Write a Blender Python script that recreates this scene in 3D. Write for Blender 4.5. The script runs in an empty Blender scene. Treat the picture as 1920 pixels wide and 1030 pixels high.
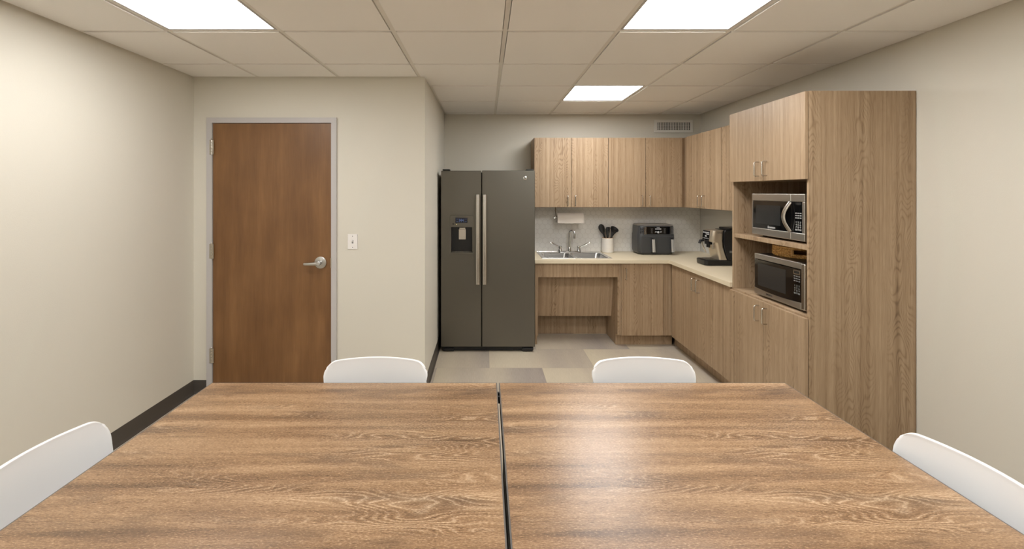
import bpy, bmesh, math, random
from math import pi, sin, cos, radians
from mathutils import Vector, Matrix
random.seed(7)
S = bpy.context.scene
COL = S.collection

# ------------------------------------------------------------------ camera, world, exposure
FPX, VPX, VPY, CAMZ = 825.0, 910.0, 361.0, 1.527
cd = bpy.data.cameras.new('camera'); cam = bpy.data.objects.new('camera', cd); COL.objects.link(cam)
cam.location = (0, 0, CAMZ); cam.rotation_euler = (pi/2, 0, 0)
cd.sensor_width = 36; cd.lens = FPX/1920*36
cd.shift_x = (960-VPX)/1920; cd.shift_y = -(515-VPY)/1920
cd.clip_start = 0.02
S.camera = cam
w = bpy.data.worlds.new('world'); S.world = w; w.use_nodes = True
w.node_tree.nodes['Background'].inputs[0].default_value = (1, .97, .92, 1)
w.node_tree.nodes['Background'].inputs[1].default_value = .05
S.view_settings.view_transform = 'Standard'; S.view_settings.look = 'None'
S.view_settings.gamma = 1; S.view_settings.use_curve_mapping = False
S.view_settings.exposure = 0.0
PANEL_POWER = {'left': 19, 'right': 29.5, 'kitchen': 23.5, 'rear': 35}  # rear: added unseen panels, made stronger to lift the near half
PANEL_COLOR = (1.0, 1.0, 1.0)

# ------------------------------------------------------------------ materials
def lin(c):
    c = c/255
    return c/12.92 if c <= .04045 else ((c+.055)/1.055)**2.4
def srgb(r, g, b): return (lin(r), lin(g), lin(b), 1)
class NT:
    def __init__(s, name):
        s.m = bpy.data.materials.new(name); s.m.use_nodes = True
        s.t = s.m.node_tree; s.b = s.t.nodes['Principled BSDF']
    def n(s, ty, **kw):
        nd = s.t.nodes.new(ty)
        for k, v in kw.items(): setattr(nd, k, v)
        return nd
    def link(s, a, b): s.t.links.new(a, b)
    def val(s, x, sock):
        if isinstance(x, (int, float)): sock.default_value = x
        elif isinstance(x, (tuple, list, Vector)): sock.default_value = x
        else: s.link(x, sock)
    def math(s, op, a, b=None, c=None, clamp=False):
        nd = s.n('ShaderNodeMath', operation=op, use_clamp=clamp)
        s.val(a, nd.inputs[0])
        if b is not None: s.val(b, nd.inputs[1])
        if c is not None: s.val(c, nd.inputs[2])
        return nd.outputs[0]
    def vec(s, x, y, z):
        nd = s.n('ShaderNodeCombineXYZ')
        for i, v in enumerate((x, y, z)): s.val(v, nd.inputs[i])
        return nd.outputs[0]
    def noise(s, v, scale=1, detail=2, rough=.5, dist=0):
        nd = s.n('ShaderNodeTexNoise'); s.link(v, nd.inputs['Vector'])
        nd.inputs['Scale'].default_value = scale; nd.inputs['Detail'].default_value = detail
        nd.inputs['Roughness'].default_value = rough; nd.inputs['Distortion'].default_value = dist
        return nd.outputs[0]
    def ramp(s, f, stops):
        nd = s.n('ShaderNodeValToRGB'); s.link(f, nd.inputs[0]); e = nd.color_ramp.elements
        while len(e) < len(stops): e.new(.5)
        for i, (p, c) in enumerate(stops):
            e[i].position = p; e[i].color = c if isinstance(c, tuple) else (c, c, c, 1)
        return nd.outputs[0]
    def mix(s, f, a, b, mode='MIX'):
        nd = s.n('ShaderNodeMix', data_type='RGBA', blend_type=mode)
        s.val(f, nd.inputs[0]); s.val(a, nd.inputs[6]); s.val(b, nd.inputs[7])
        return nd.outputs[2]
    def xyz(s, coord='Object'):
        tc = s.n('ShaderNodeTexCoord'); sp = s.n('ShaderNodeSeparateXYZ')
        s.link(tc.outputs[coord], sp.inputs[0]); return sp.outputs[0], sp.outputs[1], sp.outputs[2], tc.outputs[coord]
    def bump(s, h, dist, strength=1):
        nd = s.n('ShaderNodeBump'); nd.inputs['Distance'].default_value = dist; nd.inputs['Strength'].default_value = strength
        s.link(h, nd.inputs['Height']); s.link(nd.outputs[0], s.b.inputs['Normal'])
def plain(name, col, rough=.5, metal=0, spec=.5, bump=None, coat=0, vary=0):
    t = NT(name); t.b.inputs['Roughness'].default_value = rough; t.b.inputs['Metallic'].default_value = metal
    t.b.inputs['Specular IOR Level'].default_value = spec; t.b.inputs['Base Color'].default_value = col
    if coat: t.b.inputs['Coat Weight'].default_value = coat; t.b.inputs['Coat Roughness'].default_value = .1
    x, y, z, o = t.xyz()
    if bump: t.bump(t.noise(o, bump[0], 3), bump[1], .6)
    if vary:
        n = t.noise(o, 3, 3)
        dk = tuple(c*(1-vary) for c in col[:3])+(1,)
        t.link(t.mix(n, dk, col), t.b.inputs['Base Color'])
    return t.m
def brushed(name, col, rough, axis='z', amt=.12):
    t = NT(name); t.b.inputs['Metallic'].default_value = 1; t.b.inputs['Base Color'].default_value = col
    x, y, z, o = t.xyz()
    f = {'z': (400, 400, 4), 'x': (4, 400, 400)}[axis]
    n = t.noise(t.vec(t.math('MULTIPLY', x, f[0]), t.math('MULTIPLY', y, f[1]), t.math('MULTIPLY', z, f[2])), 1, 2)
    t.link(t.math('MULTIPLY_ADD', n, amt, rough-amt/2), t.b.inputs['Roughness'])
    return t.m

def cabinet_wood(name, dark, mid, light, slope=False):
    t = NT(name); x, y, z, o = t.xyz()
    rnd = t.n('ShaderNodeObjectInfo').outputs['Random']
    across, along = (x if slope else t.math('ADD', x, y)), z
    across = t.math('ADD', across, t.math('MULTIPLY', rnd, 37.0))
    along = t.math('ADD', along, t.math('MULTIPLY', rnd, 11.0))
    low = t.noise(t.vec(t.math('MULTIPLY', across, 9), t.math('MULTIPLY', along, 2.0), 0), 1, 1.0, .4)
    wob = t.noise(t.vec(t.math('MULTIPLY', across, 22), t.math('MULTIPLY', along, 13), 3), 1, 2)
    ph = t.math('ADD', t.math('MULTIPLY', low, 27), t.math('MULTIPLY', across, 46))
    ph = t.math('ADD', ph, t.math('MULTIPLY', wob, .55))
    ring = t.math('SINE', t.math('MULTIPLY', ph, 2*pi))
    ring = t.math('MULTIPLY_ADD', ring, .5, .5)
    ring = t.math('POWER', ring, 3.0)
    zone = t.ramp(t.noise(t.vec(t.math('MULTIPLY', across, 6.5), t.math('MULTIPLY', along, .22), 8), 1, 1), [(.47, 0.0), (.60, 1.0)])
    fib = t.noise(t.vec(t.math('MULTIPLY', across, 420), t.math('MULTIPLY', along, 7), 1), 1, 3, .6)
    strk = t.noise(t.vec(t.math('MULTIPLY', across, 45), t.math('MULTIPLY', along, .45), 5), 1, 2, .6)
    a = t.math('MULTIPLY_ADD', t.math('SUBTRACT', strk, .5), .95, .56)
    a = t.math('ADD', a, t.math('MULTIPLY', t.math('SUBTRACT', fib, .5), .95))
    a = t.math('SUBTRACT', a, t.math('MULTIPLY', ring, t.math('MULTIPLY_ADD', zone, .24, .03)))
    c = t.ramp(a, [(0.0, dark), (.45, mid), (1.0, light)])
    t.link(c, t.b.inputs['Base Color']); t.b.inputs['Roughness'].default_value = .42
    t.b.inputs['Specular IOR Level'].default_value = .35
    t.bump(fib, .0006, .25)
    return t.m

def table_wood():
    t = NT('limed_oak_laminate'); x, y, z, o = t.xyz()
    V = lambda fx, fy, s: t.vec(t.math('MULTIPLY', x, fx), t.math('MULTIPLY', y, fy), s)
    low = t.noise(V(1.7, 9.5, 2.3), 1, 1.6, .5)
    warp = t.noise(V(7, 26, 4), 1, 2, .5)
    ph = t.math('ADD', t.math('MULTIPLY', low, 32), t.math('MULTIPLY', y, 75))
    ph = t.math('ADD', ph, t.math('MULTIPLY', warp, .5))
    s0 = t.math('MULTIPLY_ADD', t.math('SINE', t.math('MULTIPLY', ph, 2*pi)), .5, .5)
    dline = t.math('POWER', s0, 3)
    lline = t.math('POWER', t.math('SUBTRACT', 1, s0), 8)
    zone = t.ramp(t.noise(V(1.3, 7.5, 9), 1, 2, .5), [(.50, 0.0), (.64, 1.0)])
    fib = t.noise(V(34, 420, 1), 1, 3, .65)
    grit = t.noise(V(130, 420, 7), 1, 2, .6)
    strk = t.noise(V(1.4, 24, 5), 1, 4, .6)
    band = t.noise(V(.8, 5.5, 21), 1, 2, .5)
    patch = t.noise(V(2.4, 11, 15), 1, 3, .55)
    a = t.math('MULTIPLY_ADD', t.math('SUBTRACT', strk, .5), 1.3, .50)
    a = t.math('ADD', a, t.math('MULTIPLY', t.math('SUBTRACT', band, .5), 1.1))
    a = t.math('ADD', a, t.math('MULTIPLY', t.math('SUBTRACT', fib, .5), 1.15))
    a = t.math('ADD', a, t.math('MULTIPLY', t.math('SUBTRACT', grit, .5), 1.15))
    a = t.math('SUBTRACT', a, t.math('MULTIPLY', dline, t.math('MULTIPLY_ADD', zone, .20, .02)))
    c = t.ramp(a, [(0.0, srgb(97, 74, 54)), (.4, srgb(141, 110, 81)), (.75, srgb(172, 140, 107)), (1.0, srgb(198, 169, 137))])
    c = t.mix(t.ramp(patch, [(.53, 0.0), (.72, .8)]), c, srgb(92, 72, 57))
    lim = t.math('MULTIPLY', t.math('MULTIPLY', lline, zone), t.ramp(grit, [(.40, .1), (.62, .6)]))
    c = t.mix(lim, c, srgb(222, 197, 166))
    c = t.mix(t.ramp(grit, [(.60, 0.0), (.72, .45)]), c, srgb(216, 188, 154))
    t.link(c, t.b.inputs['Base Color'])
    t.link(t.math('MULTIPLY_ADD', fib, .10, .24), t.b.inputs['Roughness'])
    t.b.inputs['Specular IOR Level'].default_value = .5
    t.bump(fib, .0006, .3)
    return t.m

def floor_mat():
    t = NT('vinyl_floor_tile'); x, y, z, o = t.xyz()
    row = t.math('DIVIDE', t.math('SUBTRACT', y, 3.825), .457); ri = t.math('FLOOR', row)
    odd = t.math('MODULO', t.math('ADD', ri, 100), 2)
    u = t.math('DIVIDE', t.math('SUBTRACT', x, t.math('MULTIPLY_ADD', odd, .457, .035)), .914)
    ui = t.math('FLOOR', u); fu = t.math('FRACT', u); fv = t.math('FRACT', row)
    wn = t.n('ShaderNodeTexWhiteNoise'); t.link(t.vec(ui, ri, 3.1), wn.inputs['Vector'])
    r = wn.outputs['Value']
    st = t.noise(t.vec(t.math('MULTIPLY_ADD', x, 3.2, t.math('MULTIPLY', r, 60)), t.math('MULTIPLY', y, .25), r), 1, 3, .5)
    k = t.math('ADD', t.math('MULTIPLY', fu, .55), t.math('MULTIPLY', st, 1.0))
    k = t.math('ADD', k, t.math('MULTIPLY_ADD', r, .35, -.42))
    c = t.ramp(k, [(.1, srgb(204, 191, 164)), (.45, srgb(192, 178, 155)), (.95, srgb(150, 138, 128))])
    fine = t.noise(t.vec(t.math('MULTIPLY', x, 300), t.math('MULTIPLY', y, 12), 0), 1, 2)
    c = t.mix(.10, c, t.ramp(fine, [(.3, .25), (.7, .85)]))
    def edge(f, wd): 
        return t.math('LESS_THAN', t.math('MINIMUM', f, t.math('SUBTRACT', 1, f)), wd)
    e = t.math('MAXIMUM', edge(fu, .0012), edge(fv, .0024))
    c = t.mix(t.math('MULTIPLY', e, .5), c, srgb(110, 100, 88))
    t.link(c, t.b.inputs['Base Color']); t.b.inputs['Roughness'].default_value = .42
    return t.m

def hex_mat():
    t = NT('hexagon_tile'); x, y, z, o = t.xyz(); sz = .060
    p = t.vec(t.math('DIVIDE', t.math('ADD', x, y), sz), t.math('DIVIDE', z, sz), 0)
    def vm(op, a, b=None):
        nd = t.n('ShaderNodeVectorMath', operation=op); t.val(a, nd.inputs[0])
        if b is not None: t.val(b, nd.inputs[1])
        return nd
    p = vm('ADD', p, (200, 200*1.7320508, 0)).outputs[0]
    R = (1, 1.7320508, 1); H = (.5, .8660254, 0)
    a = vm('SUBTRACT', vm('MODULO', p, R).outputs[0], H).outputs[0]
    b = vm('SUBTRACT', vm('MODULO', vm('SUBTRACT', p, H).outputs[0], R).outputs[0], H).outputs[0]
    la = vm('DOT_PRODUCT', a, a).outputs['Value']; lb = vm('DOT_PRODUCT', b, b).outputs['Value']
    def hd(v):
        ab = vm('ABSOLUTE', v).outputs[0]; sp = t.n('ShaderNodeSeparateXYZ'); t.link(ab, sp.inputs[0])
        return t.math('MAXIMUM', sp.outputs[0], vm('DOT_PRODUCT', ab, (.5, .8660254, 0)).outputs['Value'])
    s = t.math('LESS_THAN', la, lb)
    h = t.math('ADD', t.math('MULTIPLY', hd(a), s), t.math('MULTIPLY', hd(b), t.math('SUBTRACT', 1, s)))
    g = t.ramp(h, [(.43, 0.0), (.475, 1.0)])
    mar = t.noise(o, 14, 4, .6)
    c = t.mix(mar, srgb(222, 219, 212), srgb(238, 236, 231))
    c = t.mix(t.math('MULTIPLY', g, .24), c, srgb(178, 172, 162))
    t.link(c, t.b.inputs['Base Color']); t.b.inputs['Roughness'].default_value = .3
    t.bump(t.math('SUBTRACT', 1, g), .0012, .35)
    return t.m

def door_wood():
    t = NT('stained_birch_veneer'); x, y, z, o = t.xyz()
    n1 = t.noise(t.vec(t.math('MULTIPLY', x, 9), y, t.math('MULTIPLY', z, 1.2)), 1, 3, .55)
    n2 = t.noise(t.vec(t.math('MULTIPLY', x, 140), y, t.math('MULTIPLY', z, 5)), 1, 3, .6)
    n3 = t.noise(t.vec(t.math('MULTIPLY', x, 3), y, t.math('MULTIPLY', z, 2.5)), 1, 3, .5)
    a = t.math('ADD', t.math('MULTIPLY', n1, .55), t.math('ADD', t.math('MULTIPLY', n2, .22), t.math('MULTIPLY', n3, .3)))
    c = t.ramp(a, [(.3, srgb(96, 64, 36)), (.52, srgb(120, 84, 50)), (.75, srgb(142, 103, 64))])
    t.link(c, t.b.inputs['Base Color']); t.b.inputs['Roughness'].default_value = .38
    return t.m

def wicker_mat():
    t = NT('woven_rattan'); x, y, z, o = t.xyz()
    n = t.noise(o, 120, 3, .6)
    t.link(t.ramp(n, [(.3, srgb(132, 92, 46)), (.5, srgb(206, 156, 88)), (.7, srgb(236, 196, 128))]), t.b.inputs['Base Color'])
    t.b.inputs['Roughness'].default_value = .6
    return t.m
def emit(name, col, st):
    t = NT(name); t.b.inputs['Base Color'].default_value = (.9, .9, .9, 1)
    t.b.inputs['Emission Color'].default_value = (*col, 1); t.b.inputs['Emission Strength'].default_value = st
    return t.m

M = dict(
    wall=plain('beige_wall_paint', srgb(217, 212, 199), .55, spec=.35, bump=(260, .0006)),
    tile=plain('ceiling_tile', srgb(242, 239, 234), .9, spec=.2, bump=(300, .0005)),
    grid=plain('white_ceiling_grid', srgb(226, 221, 212), .5),
    base=plain('dark_vinyl_cove', srgb(72, 66, 60), .45),
    frame=plain('grey_painted_steel', srgb(190, 186, 184), .45),
    splash=plain('plain_backsplash', srgb(214, 211, 203), .35),
    door=door_wood(), floor=floor_mat(), hexa=hex_mat(), table=table_wood(),
    cab=cabinet_wood('taupe_ash_laminate', srgb(106, 84, 61), srgb(156, 131, 103), srgb(190, 167, 138)),
    cabx=cabinet_wood('taupe_ash_laminate_sloping', srgb(112, 90, 66), srgb(160, 135, 107), srgb(192, 169, 141), True),
    counter=plain('cream_laminate', srgb(218, 204, 176), .45, vary=.05),
    slate=plain('slate_steel', srgb(112, 109, 101), .36, metal=.85),
    slateside=plain('black_side', srgb(30, 29, 27), .5),
    steel=plain('satin_steel', srgb(200, 196, 190), .24, metal=1),
    brightsteel=plain('bright_steel', srgb(206, 205, 202), .3, metal=.4),
    steelh=brushed('brushed_steel_horizontal', srgb(205, 202, 197), .34, 'x'),
    sink=plain('sink_steel', srgb(214, 213, 211), .26, metal=.95),
    chrome=plain('chrome', srgb(225, 225, 225), .07, metal=1),
    nickel=plain('satin_nickel', srgb(205, 200, 192), .22, metal=1),
    leverm=plain('satin_chrome', srgb(200, 200, 198), .28, metal=1),
    black=plain('black_plastic', srgb(22, 22, 23), .35),
    gloss=plain('black_glass', srgb(9, 9, 10), .08, coat=.5),
    window=plain('microwave_window', srgb(44, 44, 43), .16),
    rail=plain('black_steel', srgb(16, 16, 16), .5),
    edge=plain('grey_edge_band', srgb(96, 92, 88), .4),
    white=plain('white_plastic', srgb(240, 240, 240), .32),
    switch=plain('white_switch_plastic', srgb(236, 232, 228), .35),
    vent=plain('white_register_metal', srgb(228, 224, 216), .45),
    dark=plain('duct_shade_black', srgb(6, 6, 6), .9),
    fryer=plain('charcoal_plastic', srgb(62, 63, 64), .38),
    fryerlid=plain('grey_metal_lid', srgb(150, 145, 138), .32, metal=.4),
    silver=plain('champagne_metal', srgb(205, 194, 176), .3, metal=.8),
    ceramic=plain('white_ceramic', srgb(226, 220, 210), .3),
    paper=plain('paper_towel', srgb(232, 224, 214), .95, bump=(90, .002)),
    silicone=plain('black_silicone', srgb(32, 33, 34), .45),
    wood=plain('beech_wood', srgb(196, 150, 92), .5),
    ink=plain('white_print', srgb(200, 200, 200), .6),
    inkmid=plain('pale_print', srgb(150, 150, 148), .6),
    inkdim=plain('grey_print', srgb(110, 110, 108), .6),
    inkdark=plain('dark_print', srgb(60, 56, 52), .6),
    bluepanel=plain('dark_blue_glass', srgb(20, 24, 44), .15),
    blue=plain('blue_print', srgb(84, 104, 150), .5),
    amber=emit('amber_indicator', (1, .75, .1), 1.5),
    **{'lens_'+k: emit('lit_lens_'+k, PANEL_COLOR, v) for k, v in PANEL_POWER.items()},
    wicker=wicker_mat(),
)

# ------------------------------------------------------------------ mesh helpers
class MB:
    def __init__(s): s.bm = bmesh.new()
    def quad(s, *ps):
        return s.bm.faces.new([s.bm.verts.new(p) for p in ps])
    def box(s, x0, x1, y0, y1, z0, z1):
        v = [s.bm.verts.new((x, y, z)) for z in (z0, z1) for y in (y0, y1) for x in (x0, x1)]
        for f in ((0, 2, 3, 1), (4, 5, 7, 6), (0, 1, 5, 4), (2, 6, 7, 3), (0, 4, 6, 2), (1, 3, 7, 5)):
            s.bm.faces.new([v[i] for i in f])
        return s
    def loft(s, loops, cap0=True, cap1=True, closed=True):
        vs = [[s.bm.verts.new(p) for p in L] for L in loops]; n = len(vs[0])
        for a, b in zip(vs, vs[1:]):
            for i in range(n if closed else n-1):
                j = (i+1) % n
                s.bm.faces.new((a[i], a[j], b[j], b[i]))
        if cap0: s.bm.faces.new(vs[0][::-1])
        if cap1: s.bm.faces.new(vs[-1])
        return s
    def lathe(s, prof, c=(0, 0, 0), axis='z', n=32, cap=True):
        loops = []
        for r, h in prof:
            L = []
            for i in range(n):
                a = 2*pi*i/n; p, q = max(r, 1e-5)*cos(a), max(r, 1e-5)*sin(a)
                L.append({'z': (c[0]+p, c[1]+q, c[2]+h), 'y': (c[0]+p, c[1]+h, c[2]+q), 'x': (c[0]+h, c[1]+p, c[2]+q)}[axis])
            loops.append(L)
        return s.loft(loops, cap, cap)
    def tube(s, path, r, n=10, flat=None, up=None):
        P = [Vector(p) for p in path]; loops = []
        up = Vector(up) if up else None
        for i, p in enumerate(P):
            t = (P[min(i+1, len(P)-1)]-P[max(i-1, 0)]).normalized()
            if up is None:
                up = Vector((0, 0, 1)) if abs(t.z) < .9 else Vector((1, 0, 0))
            a = t.cross(up).normalized(); b = a.cross(t).normalized(); up = b
            rr = r[i] if isinstance(r, (list, tuple)) else r
            fa, fb = (flat if flat else (1, 1))
            loops.append([p+a*rr*fa*cos(2*pi*k/n)+b*rr*fb*sin(2*pi*k/n) for k in range(n)])
        return s.loft(loops)
    def prism(s, pts, a0, a1, axis='x'):
        def mk(p, a):
            return {'x': (a, p[0], p[1]), 'y': (p[0], a, p[1]), 'z': (p[0], p[1], a)}[axis]
        return s.loft([[mk(p, a0) for p in pts], [mk(p, a1) for p in pts]])
    def frame_y(s, X0, X1, Z0, Z1, x0, x1, z0, z1, y0, y1, depth=None, floorcap=True):
        """plate in the xz plane, front at y0, with a rectangular hole; cavity depth gives the hole a back."""
        o = [(X0, Z0), (X1, Z0), (X1, Z1), (X0, Z1)]; h = [(x0, z0), (x1, z0), (x1, z1), (x0, z1)]
        vo = [s.bm.verts.new((a, y0, b)) for a, b in o]; vh = [s.bm.verts.new((a, y0, b)) for a, b in h]
        vb = [s.bm.verts.new((a, y1, b)) for a, b in o]
        d = y0+depth if depth else y1
        vc = [s.bm.verts.new((a, d, b)) for a, b in h]
        for i in range(4):
            j = (i+1) % 4
            s.bm.faces.new((vo[i], vo[j], vh[j], vh[i])); s.bm.faces.new((vh[i], vh[j], vc[j], vc[i]))
            s.bm.faces.new((vo[j], vo[i], vb[i], vb[j]))
            if not depth: s.bm.faces.new((vb[j], vb[i], vc[i], vc[j]))
        if depth: s.bm.faces.new(vc); s.bm.faces.new(vb[::-1])
        return s
    def text(s, txt, size, mat4, sx=1, bold=0):
        cu = bpy.data.curves.new('t', 'FONT'); cu.body = txt; cu.size = size; cu.extrude = .0003; cu.offset = bold
        cu.align_x = 'CENTER'; cu.align_y = 'CENTER'
        o = bpy.data.objects.new('t', cu); COL.objects.link(o)
        me = bpy.data.meshes.new_from_object(o.evaluated_get(bpy.context.evaluated_depsgraph_get()))
        me.transform(mat4 @ Matrix.Diagonal((sx, 1, 1, 1))); s.bm.from_mesh(me)
        bpy.data.objects.remove(o); bpy.data.curves.remove(cu); bpy.data.meshes.remove(me)
        return s
    def build(s, name, mat, parent=None, bevel=0, seg=2, smooth=True, xf=None):
        bmesh.ops.recalc_face_normals(s.bm, faces=s.bm.faces)
        me = bpy.data.meshes.new(name)
        if parent is not None and xf is None:
            L = root_loc(parent); s.bm.transform(Matrix.Translation(-L))
        s.bm.to_mesh(me); s.bm.free()
        me.materials.append(M[mat] if isinstance(mat, str) else mat)
        o = bpy.data.objects.new(name, me); COL.objects.link(o)
        if parent is not None: o.parent = parent
        if smooth:
            me.polygons.foreach_set('use_smooth', [True]*len(me.polygons))
            es = me.attributes.new('sharp_edge', 'BOOLEAN', 'EDGE') if 'sharp_edge' not in me.attributes else me.attributes['sharp_edge']
            b2 = bmesh.new(); b2.from_mesh(me); b2.edges.ensure_lookup_table()
            flags = [not (len(e.link_faces) == 2 and e.calc_face_angle(9) < radians(35)) for e in b2.edges]
            b2.free(); es.data.foreach_set('value', flags)
        if bevel:
            m = o.modifiers.new('bevel', 'BEVEL'); m.width = bevel; m.segments = seg; m.limit_method = 'ANGLE'
            m.angle_limit = radians(40); m.harden_normals = True
        return o
def root_loc(o):
    L = Vector((0, 0, 0))
    while o is not None:
        L += Vector(o.get('_w', (0, 0, 0))) if '_w' in o else Vector((0, 0, 0)); o = o.parent
    return L
def tag(o, label=None, cat=None, group=None, kind=None):
    if label: o['label'] = label
    if cat: o['category'] = cat
    if group: o['group'] = group
    if kind: o['kind'] = kind
    return o
def thing(name, loc, label, cat, group=None, rz=0, local=False):
    o = bpy.data.objects.new(name, None); COL.objects.link(o); o.location = loc; o.rotation_euler = (0, 0, rz)
    o.empty_display_size = .1
    if not local: o['_w'] = list(loc)
    return tag(o, label, cat, group)
def struct(name, mb, mat, **k):
    return tag(mb.build(name, mat, **k), kind='structure')
def copy_tree(o, parent=None):
    c = o.copy(); COL.objects.link(c)
    if parent is not None: c.parent = parent
    for ch in [x for x in bpy.data.objects if x.parent == o]: copy_tree(ch, c)
    return c
def rrect(x0, x1, y0, y1, z, r, n=6):
    r = min(r, (x1-x0)/2-1e-4, (y1-y0)/2-1e-4); L = []
    for cx, cy, a0 in ((x1-r, y1-r, 0), (x0+r, y1-r, pi/2), (x0+r, y0+r, pi), (x1-r, y0+r, 1.5*pi)):
        for i in range(n+1):
            a = a0+pi/2*i/n; L.append((cx+r*cos(a), cy+r*sin(a), z))
    return L
def arc(pts, r, n=5):
    """round the corners of a polyline"""
    P = [Vector(p) for p in pts]; out = [P[0]]
    for a, b, c in zip(P, P[1:], P[2:]):
        d0 = (a-b).normalized(); d1 = (c-b).normalized()
        rr = min(r, (a-b).length*.49, (c-b).length*.49)
        p0, p1 = b+d0*rr, b+d1*rr
        for i in range(n+1):
            t = i/n; out.append(p0*(1-t)**2+b*2*t*(1-t)+p1*t*t)
    out.append(P[-1]); return out

# ------------------------------------------------------------------ room
XL, XR, YB, YD, XC, ZC, YR = -2.216, 2.42, 4.944, 3.342, -.459, 2.402, -2.2
T = .12
struct('floor', MB().box(XL-T, XR+T, YR-T, YB+T, -.08, 0), 'floor', smooth=False)
struct('wall_left', MB().box(XL-T, XL, YR-T, YD+T, 0, ZC+.12), 'wall', smooth=False)
struct('wall_right', MB().box(XR, XR+T, YR-T, YB+T, 0, ZC+.12), 'wall', smooth=False)
struct('wall_back', MB().box(XC-T, XR, YB, YB+T, 0, ZC+.12), 'wall', smooth=False)
struct('wall_rear', MB().box(XL, XR, YR-T, YR, 0, ZC+.12), 'wall', smooth=False)
DX0, DX1, DZ1 = -2.066, -1.170, 2.050                  # door leaf
HX0, HX1, HZ1 = DX0-.035, DX1+.035, DZ1+.035            # rough opening
mb = MB()
mb.box(XL, HX0, YD, YD+T, 0, ZC+.12); mb.box(HX0, HX1, YD, YD+T, HZ1, ZC+.12); mb.box(HX1, XC, YD, YD+T, 0, ZC+.12)
struct('wall_front', mb, 'wall', smooth=False)
struct('wall_alcove', MB().box(XC-T, XC, YD+T, YB, 0, ZC+.12), 'wall', smooth=False)
# coved rubber base
def cove(name, p0, p1, nx, ny):
    """profile runs from p0 to p1, room side direction (nx, ny)"""
    prof = [(0, 0), (.018, 0), (.017, .003), (.008, .010), (.004, .022), (.0035, .096), (.001, .101), (0, .101)]
    L = [[(p[0]+nx*a, p[1]+ny*a, b+.0005) for a, b in prof] for p in (p0, p1)]
    return struct(name, MB().loft(L), 'base')
cove('baseboard_left', (XL, YR), (XL, YD), 1, 0)
cove('baseboard_front', (XL, YD), (DX0-.045, YD), 0, -1)
cove('baseboard_front_right', (DX1+.045, YD), (XC+.018, YD), 0, -1)
cove('baseboard_alcove', (XC, YD-.018), (XC, YB), 1, 0)
cove('baseboard_right', (XR, YR), (XR, 2.462), -1, 0)
cove('baseboard_rear', (XL, YR), (XR, YR), 0, 1)

# suspended ceiling: T grid and lay-in tiles that drop a little below it
G0, GS, R0 = .108, .6096, 2.388
xs = [G0+GS*k for k in range(-4, 5)]; ys = [R0+GS*k for k in range(-8, 6)]
LIGHTS = {(1, -1), (-3, -1), (1, 2), (1, -5), (-3, -5)}  # last two cells: unseen lamps added behind the camera to brighten the foreground
tiles, grid = MB(), MB()
DROP, ZG, HG = .006, ZC+.005, .012
def cells():
    for i in range(-5, 5):
        for j in range(-9, 6):
            x0, x1 = G0+GS*i, G0+GS*(i+1); y0, y1 = R0+GS*j, R0+GS*(j+1)
            X0, X1 = max(x0, XL), min(x1, XR); Y0, Y1 = max(y0, YR), min(y1, YB)
            if X1-X0 < .03 or Y1-Y0 < .03: continue
            yield i, j, X0, X1, Y0, Y1, x0 < XL, x1 > XR, y0 < YR, y1 > YB
def tilebox(X0, X1, Y0, Y1, gx0, gx1, gy0, gy1):
    if X1-X0 < .03 or Y1-Y0 < .03: return
    tiles.box(X0+gx0, X1-gx1, Y0+gy0, Y1-gy1, ZG-DROP, ZG+.02)
g = HG+.001
for i, j, X0, X1, Y0, Y1, cl, cr, cn, cf in cells():
    if (i, j) in LIGHTS: continue
    if Y1 <= YD: tilebox(X0, X1, Y0, Y1, g*1.2 if not cl else .022, g*1.2 if not cr else .022, g, g)
    else:
        if Y0 < YD and X0 < XC: tilebox(X0, min(X1, XC), Y0, YD, g, 0 if X1 > XC else g, g, .022)
        if X1 > XC: tilebox(max(X0, XC), X1, Y0, Y1, .022 if X0 < XC and Y0 > YD else (0 if X0 < XC else g), g if not cr else .022, g, g if not cf else .022)
ceil = struct('ceiling', tiles, 'tile', smooth=False)
for x in xs:
    if XL < x < XR: grid.box(x-HG, x+HG, YR, YB if x > XC else YD, ZG, ZG+.03)
for y in ys:
    if YR < y < YB: grid.box(XL if y < YD else XC, XR, y-HG, y+HG, ZG+.0005, ZG+.03)
grid.box(XL, XL+.02, YR, YD, ZG+.001, ZG+.03); grid.box(XL, XC, YD-.02, YD, ZG+.001, ZG+.03)
grid.box(XC, XC+.02, YD, YB, ZG+.001, ZG+.03); grid.box(XC, XR, YB-.02, YB, ZG+.001, ZG+.03); grid.box(XR-.02, XR, YR, YB, ZG+.001, ZG+.03)
grid.box(XL, XR, YR, YB, ZG+.032, ZG+.05)
gr = grid.build('ceiling_grid', 'grid', smooth=False); gr.parent = ceil
LL = {(1, -1): 'square ceiling light panel above the right-hand table', (-3, -1): 'square ceiling light panel nearest the left wall',
      (1, 2): 'square ceiling light panel furthest back, over the kitchen floor',
      (1, -5): 'added unseen ceiling light panel behind the camera on the right', (-3, -5): 'added unseen ceiling light panel behind the camera on the left'}
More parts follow.
